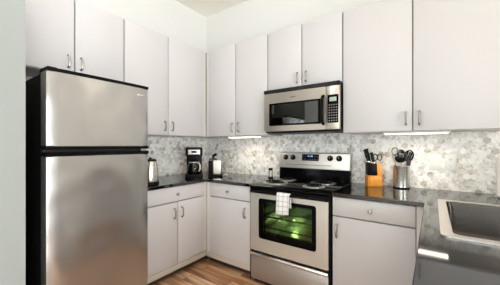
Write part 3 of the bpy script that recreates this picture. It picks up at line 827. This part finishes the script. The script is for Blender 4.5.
# ------------------------------------------------------------------ knife block
KR = CAM_YAW - 8
kb = thing('knife_block', 'two-tone bamboo and black knife block on the worktop right of the range', 'knife block', (2.200, -0.105, CT), KR)
kb.scale = (0.80, 0.95, 1.0)
obj('lower_block', MB().prism([(-0.078, 0.0005), (0.078, 0.0005), (0.074, 0.098), (-0.072, 0.098)], 'y', -0.050, 0.050, 0.003), 'bamboo', kb)
obj('bamboo_tower', MB().prism([(0.022, 0.0985), (0.074, 0.0985), (0.068, 0.196), (0.016, 0.206)], 'y', -0.040, 0.050, 0.003), 'bamboo', kb)
obj('slotted_block', MB().prism([(-0.070, 0.0985), (0.0215, 0.0985), (0.0155, 0.196), (-0.074, 0.212)], 'y', -0.052, 0.045, 0.003), 'black', kb, label='black slotted knife section')
KM = Matrix.Translation(Vector((2.200, -0.105, CT))) @ Matrix.Rotation(radians(KR), 4, 'Z') @ Matrix.Diagonal((0.80, 0.95, 1, 1))
def knife(label, lx, ly, lz, lean, L):
    p = KM @ Vector((lx, ly, lz))
    o = thing('knife', label, 'knife', p, KR, 'knives in the knife block')
    o.rotation_euler = (0, radians(lean), radians(KR))
    obj('bolster', MB().box(-0.008, 0.008, -0.007, 0.007, 0.0005, 0.012, 0.002), 'chrome', o)
    b = MB().loft([[(x * w_, y * 0.008, z) for x, y in ((1, 0.7), (0.6, 1), (-0.6, 1), (-1, 0.7), (-1, -0.7), (-0.6, -1), (0.6, -1), (1, -0.7))] for w_, z in ((0.0095, 0.0122), (0.0115, 0.03), (0.0125, L * 0.55), (0.0115, L * 0.85), (0.0145, L * 0.95), (0.010, L))])
    h = obj('handle', b, 'black', o)
    for f in (0.3, 0.6):
        obj('rivet', MB().lathe([(0.0022, -0.0086), (0.0022, 0.0086)], 0, 0, L * f, 8, 'y'), 'chrome', h)
knife('black knife handle leaning furthest left from the knife block', -0.058, -0.012, 0.2125, -16, 0.118)
knife('tallest black knife handle in the middle of the knife block', -0.032, 0.020, 0.209, -14, 0.126)
knife('shorter black knife handle at the front beside the scissors', -0.008, -0.024, 0.203, -12, 0.098)
# scissors stand in the bamboo tower: two ring handles
p = KM @ Vector((0.042, 0.004, 0.2035))
sc = thing('scissors', 'kitchen scissors with two dark ring handles standing in the knife block', 'scissors', p, KR)
for s_ in (-1, 1):
    pts = [(s_ * 0.020 + 0.018 * cos(t), 0.003 * s_, 0.052 + 0.028 * sin(t) + 0.0) for t in [2 * pi * k / 18 for k in range(18)]]
    hd = obj('ring_handle', MB().tube(pts, 0.0048, 8, closed=True), 'black_rubber', sc)
    obj('shank', MB().tube([(s_ * 0.012, 0.003 * s_, 0.027), (s_ * 0.004, 0.003 * s_, 0.012), (-s_ * 0.004, 0.003 * s_, 0.0006)], 0.0045, 8), 'steel', hd)

# ------------------------------------------------------------------ utensil crock and utensils
UX, UY = 2.411, -0.076
cr = thing('utensil_holder', 'brushed steel utensil canister right of the knife block', 'utensil holder', (UX, UY, CT))
obj('canister', MB().lathe([(0.060, 0.0085), (0.0615, 0.010), (0.0615, 0.180), (0.0635, 0.184), (0.0635, 0.187), (0.0595, 0.187), (0.0585, 0.180), (0.0585, 0.012), (0.02, 0.0115)], n=40), 'crock', cr)
obj('base_ring', MB().lathe([(0.0625, 0.0005), (0.0625, 0.008)], n=40), 'black', cr)
UR = CAM_YAW
def utensil(name, label, cat, lx, ly, tx, ty, H):
    """stands in the canister: foot offset (lx,ly), leaning so the tip passes (tx,ty) at height H; returns root and up-axis length"""
    c, s_ = cos(radians(UR)), sin(radians(UR))
    foot = Vector((UX + lx * c - ly * s_, UY + lx * s_ + ly * c, CT + 0.016))
    tip = Vector((UX + tx * c - ty * s_, UY + tx * s_ + ty * c, CT + H))
    d = tip - foot; L = d.length
    o = thing(name, label, cat, foot, 0, 'utensils in the steel canister')
    zq = d.normalized()
    xr = Vector((c, s_, 0)); xr = (xr - zq * xr.dot(zq)).normalized(); yr = zq.cross(xr)
    o.rotation_euler = Matrix((xr, yr, zq)).transposed().to_euler()
    return o, L
# ladle with a round black bowl turned to the viewer
o, L = utensil('ladle', 'black ladle with round bowl facing forward in the canister', 'utensil', 0.02, -0.022, -0.024, -0.034, 0.250)
obj('handle', MB().tube([(0, 0, 0.0), (0, 0, L - 0.018)], 0.0045, 8), 'steel', o)
rot = Matrix.Rotation(radians(80), 4, 'X')
b = MB(); prof = [(0.050 * sin(a), -0.050 * cos(a) * 0.8) for a in [pi / 2 * k / 8 for k in range(1, 9)]] + [(0.046, 0.0)] + [(0.046 * sin(a), -0.046 * cos(a) * 0.74) for a in [pi / 2 * k / 8 for k in range(7, 0, -1)]]
b.lathe(prof, 0, 0, 0, 24, 'z'); bmesh.ops.transform(b.bm, matrix=Matrix.Translation((0, -0.006, L + 0.012)) @ Matrix.Rotation(radians(-55), 4, 'X'), verts=b.bm.verts)
obj('bowl', b, 'utensil_nylon', o)
# slotted spoon
o, L = utensil('slotted_spoon', 'black slotted spoon leaning right in the canister', 'utensil', -0.025, 0.010, 0.044, -0.004, 0.225)
obj('handle', MB().tube([(0, 0, 0), (0, 0, L + 0.003)], 0.0045, 8), 'steel', o)
b = MB()
b.ring([(0.042 * cos(t), L + 0.050 + 0.052 * sin(t)) for t in [2 * pi * k / 24 for k in range(24)]], [(0.031 * cos(t), L + 0.050 + 0.041 * sin(t)) for t in [2 * pi * k / 24 for k in range(24)]], 'y', -0.003, 0.003)
for k in (-1, 0, 1): b.box(k * 0.017 - 0.005, k * 0.017 + 0.005, -0.0025, 0.0025, L + 0.014, L + 0.086)
obj('spoon_head', b, 'black', o)
# solid spoon at the back
o, L = utensil('serving_spoon', 'dark solid spoon standing tallest at the back of the canister', 'utensil', 0.02, 0.03, 0.020, 0.034, 0.245)
obj('handle', MB().tube([(0, 0, 0), (0, 0, L)], 0.0045, 8), 'steel', o)
obj('spoon_head', MB().sphere((0, 0, L + 0.036), 1, (0.036, 0.008, 0.046)), 'utensil_nylon', o)
# wire loop whisk-like ring
o, L = utensil('potato_masher', 'utensil with an open wire loop at the top of the canister', 'utensil', -0.02, 0.040, -0.034, 0.034, 0.280)
obj('handle', MB().tube([(0, 0, 0), (0, 0, L - 0.003)], 0.0045, 8), 'black_rubber', o)
obj('wire_loop', MB().tube([(0.026 * cos(t), 0, L + 0.030 + 0.031 * sin(t)) for t in [2 * pi * k / 20 for k in range(20)]], 0.0038, 8, closed=True), 'black_rubber', o)
# spatula
o, L = utensil('spatula', 'dark flat spatula at the front of the canister', 'utensil', 0.015, -0.040, 0.036, -0.037, 0.190)
obj('handle', MB().tube([(0, 0, 0), (0, 0, L)], 0.0045, 8), 'steel', o)
b = MB()
b.ring(rrect(-0.024, 0.024, L + 0.001, L + 0.058, 0.008), rrect(-0.018, -0.008, L + 0.010, L + 0.050, 0.003), 'y', -0.002, 0.002) if False else b.prism(rrect(-0.017, 0.017, L + 0.001, L + 0.052, 0.008), 'y', -0.002, 0.002)
obj('blade', b, 'utensil_nylon', o)
# thin steel stirrer leaning far left
o, L = utensil('tongs', 'thin steel utensil leaning far left out of the canister', 'utensil', 0.030, -0.010, -0.085, -0.010, 0.285)
for s_ in (-1, 1):
    obj('arm', MB().tube([(0, s_ * 0.005, 0.0), (0, s_ * 0.006, L * 0.6), (0, s_ * 0.0045, L)], 0.004, 6), 'steel', o)

# ------------------------------------------------------------------ white roll at the right edge
r = thing('paper_towel_roll', 'white roll standing on the worktop at the right edge of view', 'paper towel', (3.050, -0.165, CT))
obj('stand', MB().lathe([(0.075, 0.0005), (0.075, 0.010), (0.02, 0.012), (0.007, 0.013), (0.007, 0.290), (0.012, 0.296), (0.010, 0.306), (0.003, 0.309)], n=28), 'chrome', r)
obj('roll', MB().ring([(0.062 * cos(2 * pi * k / 36), 0.062 * sin(2 * pi * k / 36)) for k in range(36)], [(0.02 * cos(2 * pi * k / 36), 0.02 * sin(2 * pi * k / 36)) for k in range(36)], 'z', 0.0125, 0.280), 'paper', r)
